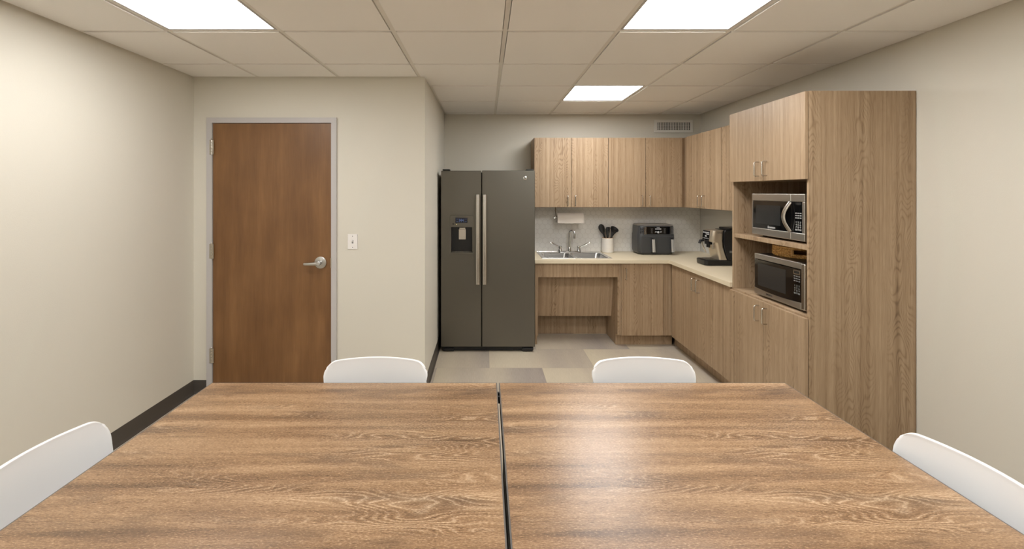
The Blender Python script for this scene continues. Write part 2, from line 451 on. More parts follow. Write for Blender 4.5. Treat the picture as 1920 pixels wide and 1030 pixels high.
for (i, j), lab in LL.items():
    x0, y0 = G0+GS*i+HG+.001, R0+GS*j+HG+.001; x1, y1 = x0+GS-2*HG-.002, y0+GS-2*HG-.002
    t = thing('ceiling_light', ((x0+x1)/2, (y0+y1)/2, ZG), lab+', white and lit', 'light', 'lit square panels in the ceiling')
    fr = MB(); b = .012; zz0, zz1 = ZG-.002, ZG+.02
    fr.box(x0, x1, y0, y0+b, zz0, zz1); fr.box(x0, x1, y1-b, y1, zz0, zz1); fr.box(x0, x0+b, y0+b, y1-b, zz0, zz1); fr.box(x1-b, x1, y0+b, y1-b, zz0, zz1)
    fr.build('frame', 'frame', t, smooth=False)
    MB().box(x0+b, x1-b, y0+b, y1-b, ZG+.003, ZG+.012).build('diffuser', 'lens_'+('rear' if j < -2 else 'kitchen' if j > 0 else 'left' if i < 0 else 'right'), t, smooth=False)

# ------------------------------------------------------------------ entrance door
d = thing('door_1', (DX0+.448, YD, 0), None, None); d['kind'] = 'structure'
fo0, fo1, foz = -2.110, -1.126, 2.094
mb = MB()
def frame_bar(x0, x1, z0, z1): mb.box(x0, x1, YD-.014, YD+T-.002, z0, z1)
frame_bar(HX0+.001, DX0-.003, .001, HZ1-.001); frame_bar(DX1+.003, HX1-.001, .001, HZ1-.001); frame_bar(DX0-.003, DX1+.003, DZ1+.004, HZ1-.001)
mb.box(fo0, HX0+.001, YD-.014, YD-.001, .001, foz); mb.box(HX1-.001, fo1, YD-.014, YD-.001, .001, foz); mb.box(HX0+.001, HX1-.001, YD-.014, YD-.001, HZ1-.001, foz)
# rebate stops behind the leaf
mb.box(DX0-.003, DX0+.012, YD+.045, YD+T-.002, .001, DZ1+.004); mb.box(DX1-.012, DX1+.003, YD+.045, YD+T-.002, .001, DZ1+.004); mb.box(DX0+.012, DX1-.012, YD+.045, YD+T-.002, DZ1-.01, DZ1+.004)
mb.build('door_frame', 'frame', d, smooth=False)
MB().box(DX0, DX1, YD-.004, YD+.040, .010, DZ1).build('door_leaf', 'door', d, bevel=.001)
for zc in (1.527+(361-276.5)/246.9, 1.527+(361-471)/246.9, 1.527+(361-666)/246.9):
    mb = MB(); x = DX0-.004
    for k in range(5): mb.lathe([(.0062, .001), (.0072, .002), (.0072, .021), (.0062, .022)], (x, YD-.015, zc-.0565+k*.0226), n=16)
    mb.lathe([(.003, 0), (.006, .004), (.004, .008)], (x, YD-.015, zc+.0565), n=12)
    mb.box(x-.016, x+.016, YD-.0165, YD-.0145, zc-.055, zc+.055)
    mb.build('hinge', 'nickel', d)
MB().box(DX1+.0005, DX1+.006, YD-.0165, YD+.02, .955, 1.03).build('strike_plate', 'nickel', d, smooth=False)
hx, hz = -1.247, .996
h = MB().lathe([(.001, 0), (.024, 0), (.040, -.004), (.0445, -.010), (.0445, -.0125), (.038, -.015)][::-1], (hx, YD-.004, hz), 'y', 40).build('lever_rose', 'leverm', d)
mb = MB().lathe([(.013, 0), (.0135, -.028), (.017, -.034), (.017, -.052), (.012, -.056)], (hx, YD-.016, hz), 'y', 24)
mb.tube([(hx-.004, YD-.063, hz), (hx-.04, YD-.066, hz-.003), (hx-.08, YD-.063, hz-.005), (hx-.108, YD-.055, hz-.006), (hx-.112, YD-.053, hz-.006)], [.013, .0115, .0105, .010, .006], 16, (.7, 1.05))
mb.build('lever_handle', 'leverm', d)

# light switch
lx, lz = -1.0065, 1.1525
t = thing('light_switch', (lx, YD, lz), 'white toggle light switch plate on the wall right of the brown door', 'light switch')
MB().box(lx-.0375, lx+.0375, YD-.007, YD-.0005, lz-.058, lz+.058).build('cover_plate', 'switch', t, bevel=.003)
MB().box(lx-.006, lx+.006, YD-.008, YD-.0065, lz-.012, lz+.012).build('toggle_slot', 'inkdim', t, smooth=False)
MB().prism([(YD-.007, lz-.006), (YD-.018, lz+.006), (YD-.016, lz+.011), (YD-.007, lz+.004)], lx-.0045, lx+.0045).build('toggle', 'switch', t)
for s in (-1, 1): MB().lathe([(.0028, 0), (.0035, -.001), (.001, -.0018)], (lx, YD-.0068, lz+s*.042), 'y', 12).build('screw', 'inkdim', t)

# air register
t = thing('air_vent', (2.1125, YB, 2.27), 'white metal air supply grille high on the back wall above the corner cabinets', 'vent')
vx0, vx1, vz0, vz1 = 1.894, 2.331, 2.198, 2.342
mb = MB().frame_y(vx0, vx1, vz0, vz1, vx0+.033, vx1-.033, vz0+.03, vz1-.03, YB-.012, YB-.001)
mb.build('frame', 'vent', t, bevel=.003)
MB().box(vx0+.030, vx1-.030, YB-.003, YB-.0015, vz0+.028, vz1-.028).build('duct_shade', 'dark', t, smooth=False)  # flat black sheet on the wall, shade of the duct put into its colour
mb = MB(); n = 20; wx = (vx1-vx0-.066)
for k in range(n+1):
    x = vx0+.033+wx*k/n; mb.box(x-.0035, x+.0035, YB-.011, YB-.004, vz0+.0305, vz1-.0305)
mb.build('vertical_vanes', 'vent', t, smooth=False)
mb = MB()
for k in range(1, 5):
    z = vz0+.03+(vz1-vz0-.06)*k/5; mb.box(vx0+.033, vx1-.033, YB-.0065, YB-.0045, z-.0015, z+.0015)
mb.build('horizontal_vanes', 'vent', t, smooth=False)

# ------------------------------------------------------------------ cabinets
DTH = .019
def pull(parent, a, b, out):
    """wire pull between points a and b (on the door face), standing off along out"""
    a, b, o = Vector(a), Vector(b), Vector(out)
    p = arc([a, a+o, b+o, b], .014, 5)
    return MB().tube(p, .0048, 10).build('handle', 'nickel', parent)
def door_front(parent, axis, face, a0, a1, z0, z1, hside=None, hz=None, gap=.002):
    """slab door; axis 'y': faces -y with front plane y=face, spanning x a0..a1; axis 'x': faces -x"""
    mb = MB()
    if axis == 'y': mb.box(a0+gap, a1-gap, face, face+DTH, z0+gap, z1-gap)
    else: mb.box(face, face+DTH, a0+gap, a1-gap, z0+gap, z1-gap)
    dr = mb.build('cabinet_door', 'cab', parent, bevel=.0012)
    if hside is not None:
        p = (a0+.040) if hside < 0 else (a1-.040)
        if axis == 'y': h = pull(dr, (p, face, hz[0]), (p, face, hz[1]), (0, -.032, 0))
        else: h = pull(dr, (face, p, hz[0]), (face, p, hz[1]), (-.032, 0, 0))
    return dr
def carcass(parent, x0, x1, y0, y1, z0, z1, open_axis, name='carcass', th=.018):
    """closed box body"""
    mb = MB().box(x0, x1, y0, y1, z0, z0+th).box(x0, x1, y0, y1, z1-th, z1)
    if open_axis == 'y': mb.box(x0, x0+th, y0, y1, z0+th, z1-th).box(x1-th, x1, y0, y1, z0+th, z1-th).box(x0+th, x1-th, y1-th, y1, z0+th, z1-th)
    else: mb.box(x0, x1, y0, y0+th, z0+th, z1-th).box(x0, x1, y1-th, y1, z0+th, z1-th).box(x1-th, x1, y0+th, y1-th, z0+th, z1-th)
    return mb.build(name, 'cab', parent, smooth=False)
ZU0, ZU1 = 1.371, 2.101
UX = [.511, .8985, 1.2865, 1.6745, 2.062]
FU = 4.60
for k, lab in ((0, 'wall cabinet of two taupe wood doors above the sink, beside the fridge'), (2, 'wall cabinet of two taupe wood doors above the air fryer, below the vent')):
    a, b = UX[k], UX[k+2]
    t = thing('wall_cabinet', ((a+b)/2, YB, ZU0), lab, 'cabinet', 'wall cabinets of taupe wood')
    carcass(t, a, b-.0005, FU+DTH+.001, YB-.002, ZU0, ZU1, 'y')
    door_front(t, 'y', FU, a, UX[k+1], ZU0, ZU1, 1, (1.385, 1.495)); door_front(t, 'y', FU, UX[k+1], b, ZU0, ZU1, -1, (1.385, 1.495))
t = thing('corner_filler', (2.09, FU, ZU0), 'narrow dark corner panel between the two runs of wall cabinets', 'filler panel')
MB().box(2.0625, 2.092, 4.622, 4.64, ZU0, ZU1).box(2.0925, 2.11, 4.5345, 4.64, ZU0, ZU1).build('panel', 'cab', t, smooth=False)
UF = 2.07
for (y0, y1, h, lab) in ((3.857, 4.533, True, 'wall cabinet of two wood doors on the right wall, next to the back corner'),
                      (3.245, 3.855, True, 'wall cabinet on the right wall tucked behind the tall microwave cabinet')):
    t = thing('wall_cabinet', (XR, (y0+y1)/2, ZU0), lab, 'cabinet', 'wall cabinets of taupe wood')
    carcass(t, UF+DTH+.001, XR-.002, y0+.0005, y1-.0005, ZU0, ZU1, 'x')
    ym = (y0+y1)/2 if y0 > 3.5 else 3.55
    if y0 > 3.5: ym = 4.188
    door_front(t, 'x', UF, ym, y1, ZU0, ZU1, -1, (1.385, 1.495)); door_front(t, 'x', UF, y0, ym, ZU0, ZU1, 1, (1.385, 1.495))

# tall cabinet
TX, TY0, TY1, TZ = 1.816, 2.468, 3.236, 2.098
t = thing('tall_cabinet', (2.1, 2.85, 0), 'tall taupe wood cabinet holding two microwaves, with a full-height side panel', 'cabinet')
p = .018; xb = XR-.004
MB().box(TX, xb, TY0, TY0+p, .001, TZ).build('side_panel', 'cab', t, bevel=.0008)
MB().box(TX, xb, TY1-p, TY1, .001, TZ).build('side_panel', 'cab', t, bevel=.0008)
MB().box(xb-.01, xb, TY0+p, TY1-p, .11, TZ-p).build('back_panel', 'cab', t, smooth=False)
MB().box(TX, xb-.0005, TY0+p, TY1-p, TZ-p, TZ).build('top_panel', 'cab', t, smooth=False)
MB().box(TX, xb-.01, TY0+p, TY1-p, 1.602, 1.62).build('shelf', 'cab', t, bevel=.0008)
MB().box(TX+.004, xb-.01, TY0+p, TY1-p, 1.200, 1.227).build('shelf', 'cab', t, bevel=.0008)
MB().box(TX, xb-.01, TY0+p, TY1-p, .805, .827).build('shelf', 'cab', t, bevel=.0008)
MB().box(TX, xb-.01, TY0+p, TY1-p, .115, .133).build('bottom_panel', 'cab', t, smooth=False)
MB().box(TX+.055, TX+.073, TY0+p, TY1-p, .001, .115).build('toe_kick', 'cab', t, smooth=False)
DF = TX-.0225
ym = 2.844
door_front(t, 'x', DF, ym, TY1-.002, 1.600, TZ, -1, (1.634, 1.726)); door_front(t, 'x', DF, TY0-.001, ym, 1.600, TZ, 1, (1.634, 1.726))
door_front(t, 'x', DF, ym, TY1-.002, .115, .819, -1, (.686, .786)); door_front(t, 'x', DF, TY0-.001, ym, .115, .819, 1, (.686, .786))

# base cabinets, back run
CZ0, CZ1 = .829, .865
BF = 4.330
t = thing('base_cabinet', (1.54, 4.6, 0), 'single door base cabinet right of the open space under the sink', 'cabinet')
cx0, cx1 = 1.307, 1.820
carcass(t, cx0+.019, cx1-.02, BF+DTH+.002, YB-.003, .115, CZ0-.001, 'y')
MB().box(cx0, cx0+.018, BF+DTH+.001, YB-.003, .115, CZ0-.0008).box(cx0, cx0+.018, BF+.08, YB-.003, .001, .1149).build('side_panel', 'cab', t, smooth=False)
MB().box(cx0+.019, 1.87, BF+.085, BF+.103, .001, .114).build('toe_kick', 'cab', t, smooth=False)
MB().box(1.753, 1.8405, BF+.012, BF+.03, .115, CZ0-.001).build('filler_strip', 'cab', t, smooth=False)
door_front(t, 'y', BF, 1.338, 1.750, .115, CZ0, -1, (.671, .779))
# knee space under the sink
t = thing('sink_cabinet', (.9, 4.6, 0), 'open wood sink base with knee space, apron and sloping pipe cover', 'cabinet')
MB().box(.491, .520, BF+.005, YB-.003, .115, CZ0-.001).box(.491, .520, BF+.09, YB-.003, .001, .1149).build('side_panel', 'cab', t, smooth=False)
MB().box(.5205, cx0-.001, BF+.012, BF+.030, .690, CZ0-.001).build('apron', 'cab', t, bevel=.0008)
MB().prism([(4.470, .700), (4.488, .700), (4.583, .245), (4.565, .245)], .5205, cx0-.002).build('pipe_cover', 'cabx', t, smooth=False)
MB().box(.5205, cx0-.002, 4.755, 4.773, .001, .36).build('back_panel', 'cab', t, smooth=False)
# right run
t = thing('base_cabinet', (2.1, 3.77, 0), 'two door base cabinet on the right wall under the coffee machine', 'cabinet')
RF = 1.822
carcass(t, RF+DTH+.001, XR-.003, TY1+.001, 4.33, .115, CZ0-.001, 'x')
MB().box(RF+.075, RF+.093, TY1+.001, 4.412, .001, .1145).build('toe_kick', 'cab', t, smooth=False)
door_front(t, 'x', RF, 3.785, 4.300, .115, CZ0, -1, (.671, .779)); door_front(t, 'x', RF, 3.265, 3.785, .115, CZ0, 1, (.671, .779))
MB().box(RF+.003, RF+.02, TY1+.001, 3.264, .115, CZ0-.001).build('filler_strip', 'cab', t, smooth=False)
# worktop, L-shaped with sink cut-out
SX0, SX1, SY0, SY1 = .566, 1.269, 4.392, 4.893
CF, CR = 4.307, 1.799
mb = MB()
hx0, hx1, hy0, hy1 = SX0+.012, SX1-.012, SY0+.012, SY1-.012
zt, zb = CZ1, CZ0
def L(z):
    return None
xsn = [.4856, hx0, hx1, CR, XR-.0065]; ysn = [TY1+.001, CF, hy0, hy1, YB-.0065]
def inside(i, j):
    if j == 0: return i == 3
    if i == 1 and j == 2: return False
    return True
V = {}
def vv(x, y, z):
    k = (round(x, 5), round(y, 5), z)
    if k not in V: V[k] = mb.bm.verts.new((x, y, z))
    return V[k]
for i in range(4):
    for j in range(4):
        if not inside(i, j): continue
        x0, x1, y0, y1 = xsn[i], xsn[i+1], ysn[j], ysn[j+1]
        for z in (zb, zt): mb.bm.faces.new([vv(x0, y0, z), vv(x1, y0, z), vv(x1, y1, z), vv(x0, y1, z)])
        for (di, dj, pa, pb) in ((-1, 0, (x0, y0), (x0, y1)), (1, 0, (x1, y0), (x1, y1)), (0, -1, (x0, y0), (x1, y0)), (0, 1, (x0, y1), (x1, y1))):
            a, b = i+di, j+dj
            if 0 <= a < 4 and 0 <= b < 4 and inside(a, b): continue
            mb.bm.faces.new([vv(*pa, zb), vv(*pb, zb), vv(*pb, zt), vv(*pa, zt)])
o = mb.build('countertop', 'counter', bevel=.0025)
tag(o, 'L-shaped cream laminate countertop around the kitchen corner', 'countertop')
o = MB().box(.4856, XR-.007, YB-.006, YB-.0008, CZ1+.0005, ZU0-.001).build('backsplash', 'hexa', smooth=False)
tag(o, 'white hexagon tile backsplash on the wall behind the sink', 'backsplash')
o = MB().box(XR-.006, XR-.0008, TY1+.001, YB-.007, CZ1+.0005, ZU0-.001).build('backsplash', 'splash', smooth=False)
tag(o, 'plain off-white backsplash on the right wall behind the coffee machine', 'backsplash')

# ------------------------------------------------------------------ sink and tap
t = thing('sink', ((SX0+SX1)/2, (SY0+SY1)/2, CZ1), 'double bowl stainless steel sink set into the cream countertop', 'sink')
zr = CZ1+.004
by0, by1 = SY0+.028, 4.79; bl = (SX0+.035, .890); br_ = (.925, SX1-.035)
mb = MB()
def strip(x0, x1, y0, y1): mb.box(x0, x1, y0, y1, CZ1+.0004, zr)
strip(SX0, SX1, SY0, by0); strip(SX0, SX1, by1, SY1); strip(SX0, bl[0], by0, by1); strip(bl[1], br_[0], by0, by1); strip(br_[1], SX1, by0, by1)
mb.tube([(SX0+.004, SY0+.004, zr), (SX1-.004, SY0+.004, zr), (SX1-.004, SY1-.004, zr), (SX0+.004, SY1-.004, zr), (SX0+.004, SY0+.004, zr)], .003, 8)
mb.build('rim', 'sink', t, smooth=False)
for (a, b) in (bl, br_):
    mb = MB()
    mb.loft([rrect(a, b, by0, by1, zr-.0002, .002), rrect(a, b, by0, by1, zr-.006, .035), rrect(a+.006, b-.006, by0+.006, by1-.006, CZ1-.12, .05),
             rrect(a+.03, b-.03, by0+.03, by1-.03, CZ1-.15, .05), rrect((a+b)/2-.04, (a+b)/2+.04, (by0+by1)/2-.04, (by0+by1)/2+.04, CZ1-.155, .039)], cap0=False)
    bo = mb.build('bowl', 'sink', t)
    MB().lathe([(.038, 0), (.040, .002), (.030, .003), (.012, .001)], ((a+b)/2, (by0+by1)/2, CZ1-.1548), n=24).build('drain', 'chrome', bo)
t = thing('faucet', (.927, 4.845, zr), 'chrome gooseneck faucet with two wing handles behind the sink', 'faucet')
fx, fy = .927, 4.845
mb = MB().loft([rrect(fx-.125, fx+.125, fy-.024, fy+.024, zr+.0005, .024), rrect(fx-.125, fx+.125, fy-.024, fy+.024, zr+.010, .024), rrect(fx-.118, fx+.118, fy-.018, fy+.018, zr+.016, .018)])
mb.build('base_plate', 'chrome', t)
mb = MB().lathe([(.019, .014), (.017, .04), (.012, .055)], (fx, fy, zr), n=20)
path = [(fx, fy, zr+.04), (fx, fy, zr+.16), (fx, fy, zr+.205)]
dx, dy = .62, -.78; R = .037
for k in range(1, 13):
    a = pi*k/12; path.append((fx+dx*R*(1-cos(a)), fy+dy*R*(1-cos(a)), zr+.205+R*sin(a)))
path.append((fx+dx*2*R, fy+dy*2*R, zr+.18))
mb.tube(path, .0112, 14); mb.lathe([(.0138, 0), (.0138, -.032), (.010, -.034)], (fx+dx*2*R, fy+dy*2*R, zr+.188), n=16)
mb.build('spout', 'chrome', t)
for s in (-1, 1):
    hx_ = fx+s*.103
    mb = MB().lathe([(.024, .014), (.022, .024), (.016, .04), (.019, .055), (.016, .068), (.004, .073)], (hx_, fy, zr), n=20)
    mb.tube([(hx_, fy, zr+.052), (hx_+s*.03, fy-.012, zr+.068), (hx_+s*.075, fy-.03, zr+.094), (hx_+s*.108, fy-.042, zr+.108), (hx_+s*.116, fy-.045, zr+.110)], [.010, .0075, .009, .014, .007], 12, (.7, 1))
    mb.build('wing_handle', 'chrome', t)

# ------------------------------------------------------------------ paper towels
px0, px1, py, pz = .775, 1.058, 4.775, 1.253
t = thing('paper_towel_holder', (.91, py, ZU0), 'metal paper towel holder screwed under the wall cabinet above the sink', 'holder')
MB().box(px0-.02, px1+.02, py-.02, py+.02, ZU0-.004, ZU0-.0008).build('mounting_plate', 'nickel', t, smooth=False)
for x in (px0-.016,):
    MB().prism([(py-.018, ZU0-.004), (py+.018, ZU0-.004), (py+.012, pz-.015), (py-.012, pz-.015)], x, x+.004).build('arm', 'nickel', t)
MB().tube([(px0-.030, py, pz), (px1-.01, py, pz)], .0055, 12).lathe([(.004, -.034), (.013, -.032), (.013, -.022), (.006, -.018)], (px0, py, pz), 'x', 16).build('rod', 'nickel', t)
t = thing('paper_towel_roll', (.91, py, pz), 'white paper towel roll hanging under the wall cabinet', 'paper towel')
MB().lathe([(.019, 0), (.052, 0), (.054, .003), (.054, px1-px0-.003), (.052, px1-px0), (.019, px1-px0), (.019, 0)], (px0, py, pz), 'x', 48, cap=False).build('paper', 'paper', t)
MB().prism([(py-.0545, pz+.0), (py-.0555, pz-.02), (py-.052, pz-.058), (py-.0508, pz-.058), (py-.0535, pz-.02), (py-.053, pz)], px0+.001, px1-.001).build('loose_sheet', 'paper', t)
MB().lathe([(.0175, .001), (.0188, .001), (.0188, px1-px0-.001), (.0175, px1-px0-.001), (.0175, .001)], (px0, py, pz), 'x', 24, cap=False).build('core', 'wood', t)

# ------------------------------------------------------------------ utensil crock
ux, uy, uz = 1.352, 4.862, CZ1+.001
t = thing('utensil_crock', (ux, uy, uz), 'white ceramic crock of kitchen utensils right of the sink', 'crock')
MB().lathe([(.001, 0), (.060, 0), (.065, .004), (.0665, .02), (.0635, .14), (.0615, .157), (.060, .160), (.0575, .158), (.058, .14), (.060, .02), (.001, .012)], (ux, uy, uz), n=48, cap=False).build('body', 'ceramic', t)
MB().lathe([(.0578, .156), (.0618, .1585), (.0612, .1615), (.0575, .1615), (.0578, .156)], (ux, uy, uz), n=48, cap=False).build('rim', 'wood', t)
def utensil(name, label, base, top, head, group='black utensils in the white crock'):
    b, e = Vector(base), Vector(top)
    t = thing(name, base, label, name.replace('_', ' '), group)
    dirv = (e-b).normalized()
    MB().tube([b, b+(e-b)*.5, e], [.006, .0065, .0055], 12).build('handle', 'wood', t)
    q = dirv.to_track_quat('Z', 'X').to_matrix().to_4x4()
    head(t, Matrix.Translation(e) @ q)
    return t
def blade(t, m, outline, thick, bowl=0, tilt=0):
    """flat head from a half-width profile [(z, halfwidth)] in the plane facing the room"""
    loops = []
    yaw = Matrix.Rotation(tilt, 4, 'Z')
    dirz = (m.to_3x3() @ Vector((0, 0, 1))).normalized()
    side = Vector((0, 1, 0)).cross(dirz).normalized(); side = Matrix.Rotation(tilt, 3, dirz) @ side
    nrm = dirz.cross(side).normalized(); o = m.translation
    for z, hw in outline:
        L = []
        for k in range(16):
            a = 2*pi*k/16; u, v = cos(a), sin(a)
            hw2 = hw*1.12; L.append(o+dirz*z+side*hw2*u+nrm*(thick*v+bowl*hw*(u*u-1)*12))
        loops.append(L)
    MB().loft(loops).build('head', 'silicone', t)
def H_spoon(t, m): blade(t, m, [(-.03, .007), (0, .008), (.025, .011), (.045, .020), (.07, .028), (.095, .0305), (.115, .026), (.128, .015), (.133, .004)], .0045, .03)
def H_tongs(t, m):
    blade(t, m, [(-.03, .007), (0, .010), (.02, .013), (.05, .020), (.075, .022), (.09, .017), (.098, .006)], .008)
    dirz = (m.to_3x3() @ Vector((0, 0, 1))).normalized(); o = m.translation
    MB().tube([o+dirz*.012+Vector((.002, -.010, 0)), o+dirz*.055+Vector((.002, -.010, 0))], [.007, .008], 10, (1, .4)).build('steel_shank', 'nickel', t)
def H_ladle(t, m):
    blade(t, m, [(-.03, .008), (0, .010), (.03, .016), (.055, .028), (.07, .033)], .006)
    dirz = (m.to_3x3() @ Vector((0, 0, 1))).normalized(); o = m.translation
    c = o+dirz*.088+Vector((0, -.004, .0))
    mb = MB(); n = 24; loops = []
    for j in range(8):
        ph = pi/2*(j/7); r, hh = .042*sin(ph) if j else .0005, -.042*cos(ph)
        loops.append([(c.x+r*cos(2*pi*k/n)*1.12, c.y+r*sin(2*pi*k/n), c.z+hh*.8+.25*r*cos(2*pi*k/n)*.4) for k in range(n)])
    inner = [[((p[0]-c.x)*.92+c.x, (p[1]-c.y)*.92+c.y, (p[2]-c.z)*.88+c.z+.001) for p in Lp] for Lp in loops[::-1]]
    rot = Matrix.Translation(c) @ Matrix.Rotation(radians(28), 4, 'Y') @ Matrix.Rotation(radians(38), 4, 'X') @ Matrix.Translation(-c)
    mb.loft(loops+inner); mb.bm.transform(rot); mb.build('bowl', 'silicone', t)
def H_turner(t, m): blade(t, m, [(-.03, .007), (0, .009), (.025, .014), (.05, .024), (.085, .027), (.10, .026), (.104, .022)], .003, 0, .5)
bz = uz+.022
utensil('serving_spoon', 'black silicone spoon leaning left in the white crock', (ux+.018, uy+.010, bz), (ux-.036, uy+.010, bz+.160), H_spoon)
utensil('tongs', 'black tongs with a steel shank in the middle of the white crock', (ux-.006, uy-.012, bz), (ux-.004, uy-.012, bz+.158), H_tongs)
utensil('ladle', 'black ladle with its cup leaning right out of the white crock', (ux-.026, uy-.034, bz), (ux+.034, uy-.034, bz+.156), H_ladle)
utensil('turner', 'dark slotted turner standing behind the ladle in the white crock', (ux-.004, uy+.034, bz), (ux+.008, uy+.036, bz+.150), H_turner)

# ------------------------------------------------------------------ air fryer
ax0, ax1, ay0, ay1, az = 1.621, 2.012, 4.650, 4.905, CZ1+.001
t = thing('air_fryer', ((ax0+ax1)/2, ay0+.13, az), 'charcoal two-basket air fryer on the corner of the cream countertop', 'air fryer')
mb = MB(); P = [(0, .022, .05), (.012, .010, .05), (.03, .0, .055), (.14, -.002, .055), (.205, .001, .05), (.215, .004, .05), (.29, .008, .045), (.300, .014, .045)]
mb.loft([rrect(ax0+i, ax1-i, ay0+i*.6, ay1-i*.3, az+.006+zz, r, 8) for zz, i, r in P]); mb.build('housing', 'fryer', t)
MB().loft([rrect(ax0+.010, ax1-.010, ay0+.010, ay1-.004, az+.3065, .045, 8), rrect(ax0+.006, ax1-.006, ay0+.006, ay1-.004, az+.311, .045, 8), rrect(ax0+.022, ax1-.022, ay0+.024, ay1-.010, az+.320, .045, 8)]).build('lid', 'fryerlid', t)
for x in (ax0+.06, ax1-.06):
    for y in (ay0+.05, ay1-.05): MB().lathe([(.012, 0), (.012, .007)], (x, y, az), n=12).build('foot', 'black', t)
pf = ay0+.001
pd = MB().box(ax0+.082, ax1-.060, pf, pf+.02, az+.218, az+.298).build('control_panel', 'gloss', t, bevel=.002)
for x in (ax0+.074, ax1-.058): MB().box(x, x+.006, pf-.001, pf+.02, az+.216, az+.299).build('chrome_trim', 'nickel', t, smooth=False)
RXf = Matrix.Rotation(pi/2, 4, 'X')
mc = (ax0+.082+ax1-.060)/2
mb = MB()
mb.text('NINJA', .012, Matrix.Translation((mc, pf-.0004, az+.290)) @ RXf)
mb.box(mc-.032, mc+.032, pf-.0008, pf+.001, az+.270, az+.278)
mb.text('350  F  20', .020, Matrix.Translation((mc, pf-.0004, az+.243)) @ RXf, .9)
mb.lathe([(.011, 0), (.011, -.0012)], (mc, pf, az+.240), 'y', 20)
mb.build('display_lettering', 'ink', pd, smooth=False)
for s in (-1, 1):
    mb = MB()
    for r_ in range(5): mb.box(mc+s*.068-.011+(r_ % 2)*.003, mc+s*.068+.011-(r_ % 2)*.003, pf-.0006, pf+.001, az+.231+r_*.0115, az+.234+r_*.0115)
    mb.build('button_print', 'inkdim', pd, smooth=False)
mb = MB()
for r_ in range(4):
    for c_ in range(3): mb.box(ax0+.022+c_*.016, ax0+.031+c_*.016, pf-.0022+.006*(c_ == 0), pf+.012, az+.228+r_*.017, az+.238+r_*.017)
mb.build('button', 'gloss', t, smooth=False)
MB().box(ax0+.060, ax0+.068, pf-.003, pf+.01, az+.212, az+.288).build('vent_strip', 'nickel', t, bevel=.001)
mb = MB()
for r_ in range(5): mb.box(ax1-.045, ax1-.022, pf-.002, pf+.012, az+.222+r_*.015, az+.229+r_*.015)
mb.build('function_print', 'inkdim', t, smooth=False)
for k, (xa, xb2) in enumerate(((ax0+.032, (ax0+ax1)/2-.002), ((ax0+ax1)/2+.002, ax1-.020))):
    dr = MB().box(xa, xb2, ay0-.004, ay0+.02, az+.022, az+.196).build('basket_drawer', 'fryer', t, bevel=.004)
    hc = (1.763, 1.963)[k]
    mb = MB().tube(arc([(hc-.002, ay0-.004, az+.176), (hc-.002, ay0-.032, az+.170), (hc+.002, ay0-.032, az+.040), (hc+.002, ay0-.004, az+.030)], .018), .0165, 12, (1, .45))
    h = mb.build('handle', 'black', dr)
    MB().prism([(hc-.016, az+.168), (hc+.001, az+.168), (hc+.007, az+.034), (hc-.010, az+.034)], ay0-.0425, ay0-.0385, 'y').build('steel_trim', 'brightsteel', h, smooth=False)
    MB().prism([(hc+.005, az+.168), (hc+.012, az+.168), (hc+.018, az+.034), (hc+.011, az+.034)], ay0-.0425, ay0-.0385, 'y').build('steel_trim', 'brightsteel', h, smooth=False)

# ------------------------------------------------------------------ coffee machine (faces -x)
t = thing('coffee_machine', (1.982, 4.050, CZ1+.001), 'silver and black espresso coffee machine on the right-hand counter', 'coffee machine', rz=-pi/2, local=True)
def lb(mb, name, mat, parent=t, **k): return mb.build(name, mat, parent, xf=True, **k)
mb = MB().loft([rrect(-.092, .092, .0, .41, .004, .03), rrect(-.092, .092, -.002, .41, .010, .03), rrect(-.092, .092, -.004, .41, .046, .03), rrect(-.088, .088, .002, .405, .050, .028)])
lb(mb, 'drip_tray', 'black')
mb = MB()
for k in range(9): mb.box(-.066, .066, .02+k*.012, .026+k*.012, .0500, .0525)
lb(mb, 'drip_grate', 'nickel', smooth=False)
body = [(.052, .125, .203, .02), (.10, .116, .188, .025), (.17, .098, .17, .03), (.205, .088, .168, .03), (.213, .060, .168, .035), (.222, .056, .168, .035), (.305, .066, .172, .035), (.316, .072, .172, .03), (.319, .082, .165, .03)]
lb(MB().loft([rrect(-.089, .089, yf, yb_, z, r_, 8) for z, yf, yb_, r_ in body]), 'metal_front', 'silver')
side = [(.2, .052), (.178, .12), (.162, .205), (.166, .298), (.18, .322), (.405, .322), (.41, .30), (.41, .052)]
lb(MB().prism(side, -.092, .092), 'rear_housing', 'black', bevel=.005)
lb(MB().prism([(.21, .323), (.215, .340), (.40, .342), (.405, .323)], -.086, .086), 'bean_hopper', 'black', bevel=.004)
scr = lb(MB().prism([(.0600, .222), (.0545, .222), (.0645, .310), (.0700, .310)], -.084, .040), 'touch_panel', 'gloss', bevel=.001)
mb = MB(); 
def on_panel(u, z): return (.0545+(z-.222)*.114, z)
for z, us, hw, hh in ((.290, (-.068, -.045, -.022, .001, .024), .008, .005), (.276, (-.018, .004, .024), .008, .004), (.258, (-.022,), .014, .006), (.238, (-.068, -.045, -.022, .001, .024), .005, .004)):
    for u in us:
        y, _ = on_panel(u, z); mb.box(u-hw, u+hw, y-.0008, y+.001, z-hh, z+hh)
lb(mb, 'touch_icons', 'ink', scr, smooth=False)
mb = MB().box(-.035, .035, .052, .09, .185, .222)
mb.lathe([(.009, .155), (.010, .19)], (-.016, .070, 0), n=14).lathe([(.009, .155), (.010, .19)], (.016, .070, 0), n=14)
lb(mb, 'coffee_spout', 'black', bevel=.002)
lb(MB().lathe([(.010, .150), (.012, .19), (.012, .215)], (.062, .085, 0), n=14), 'hot_water_spout', 'nickel')
lb(MB().tube([(-.070, .07, .215), (-.070, .03, .21), (-.070, .022, .185)], .012, 12), 'steam_valve', 'black')
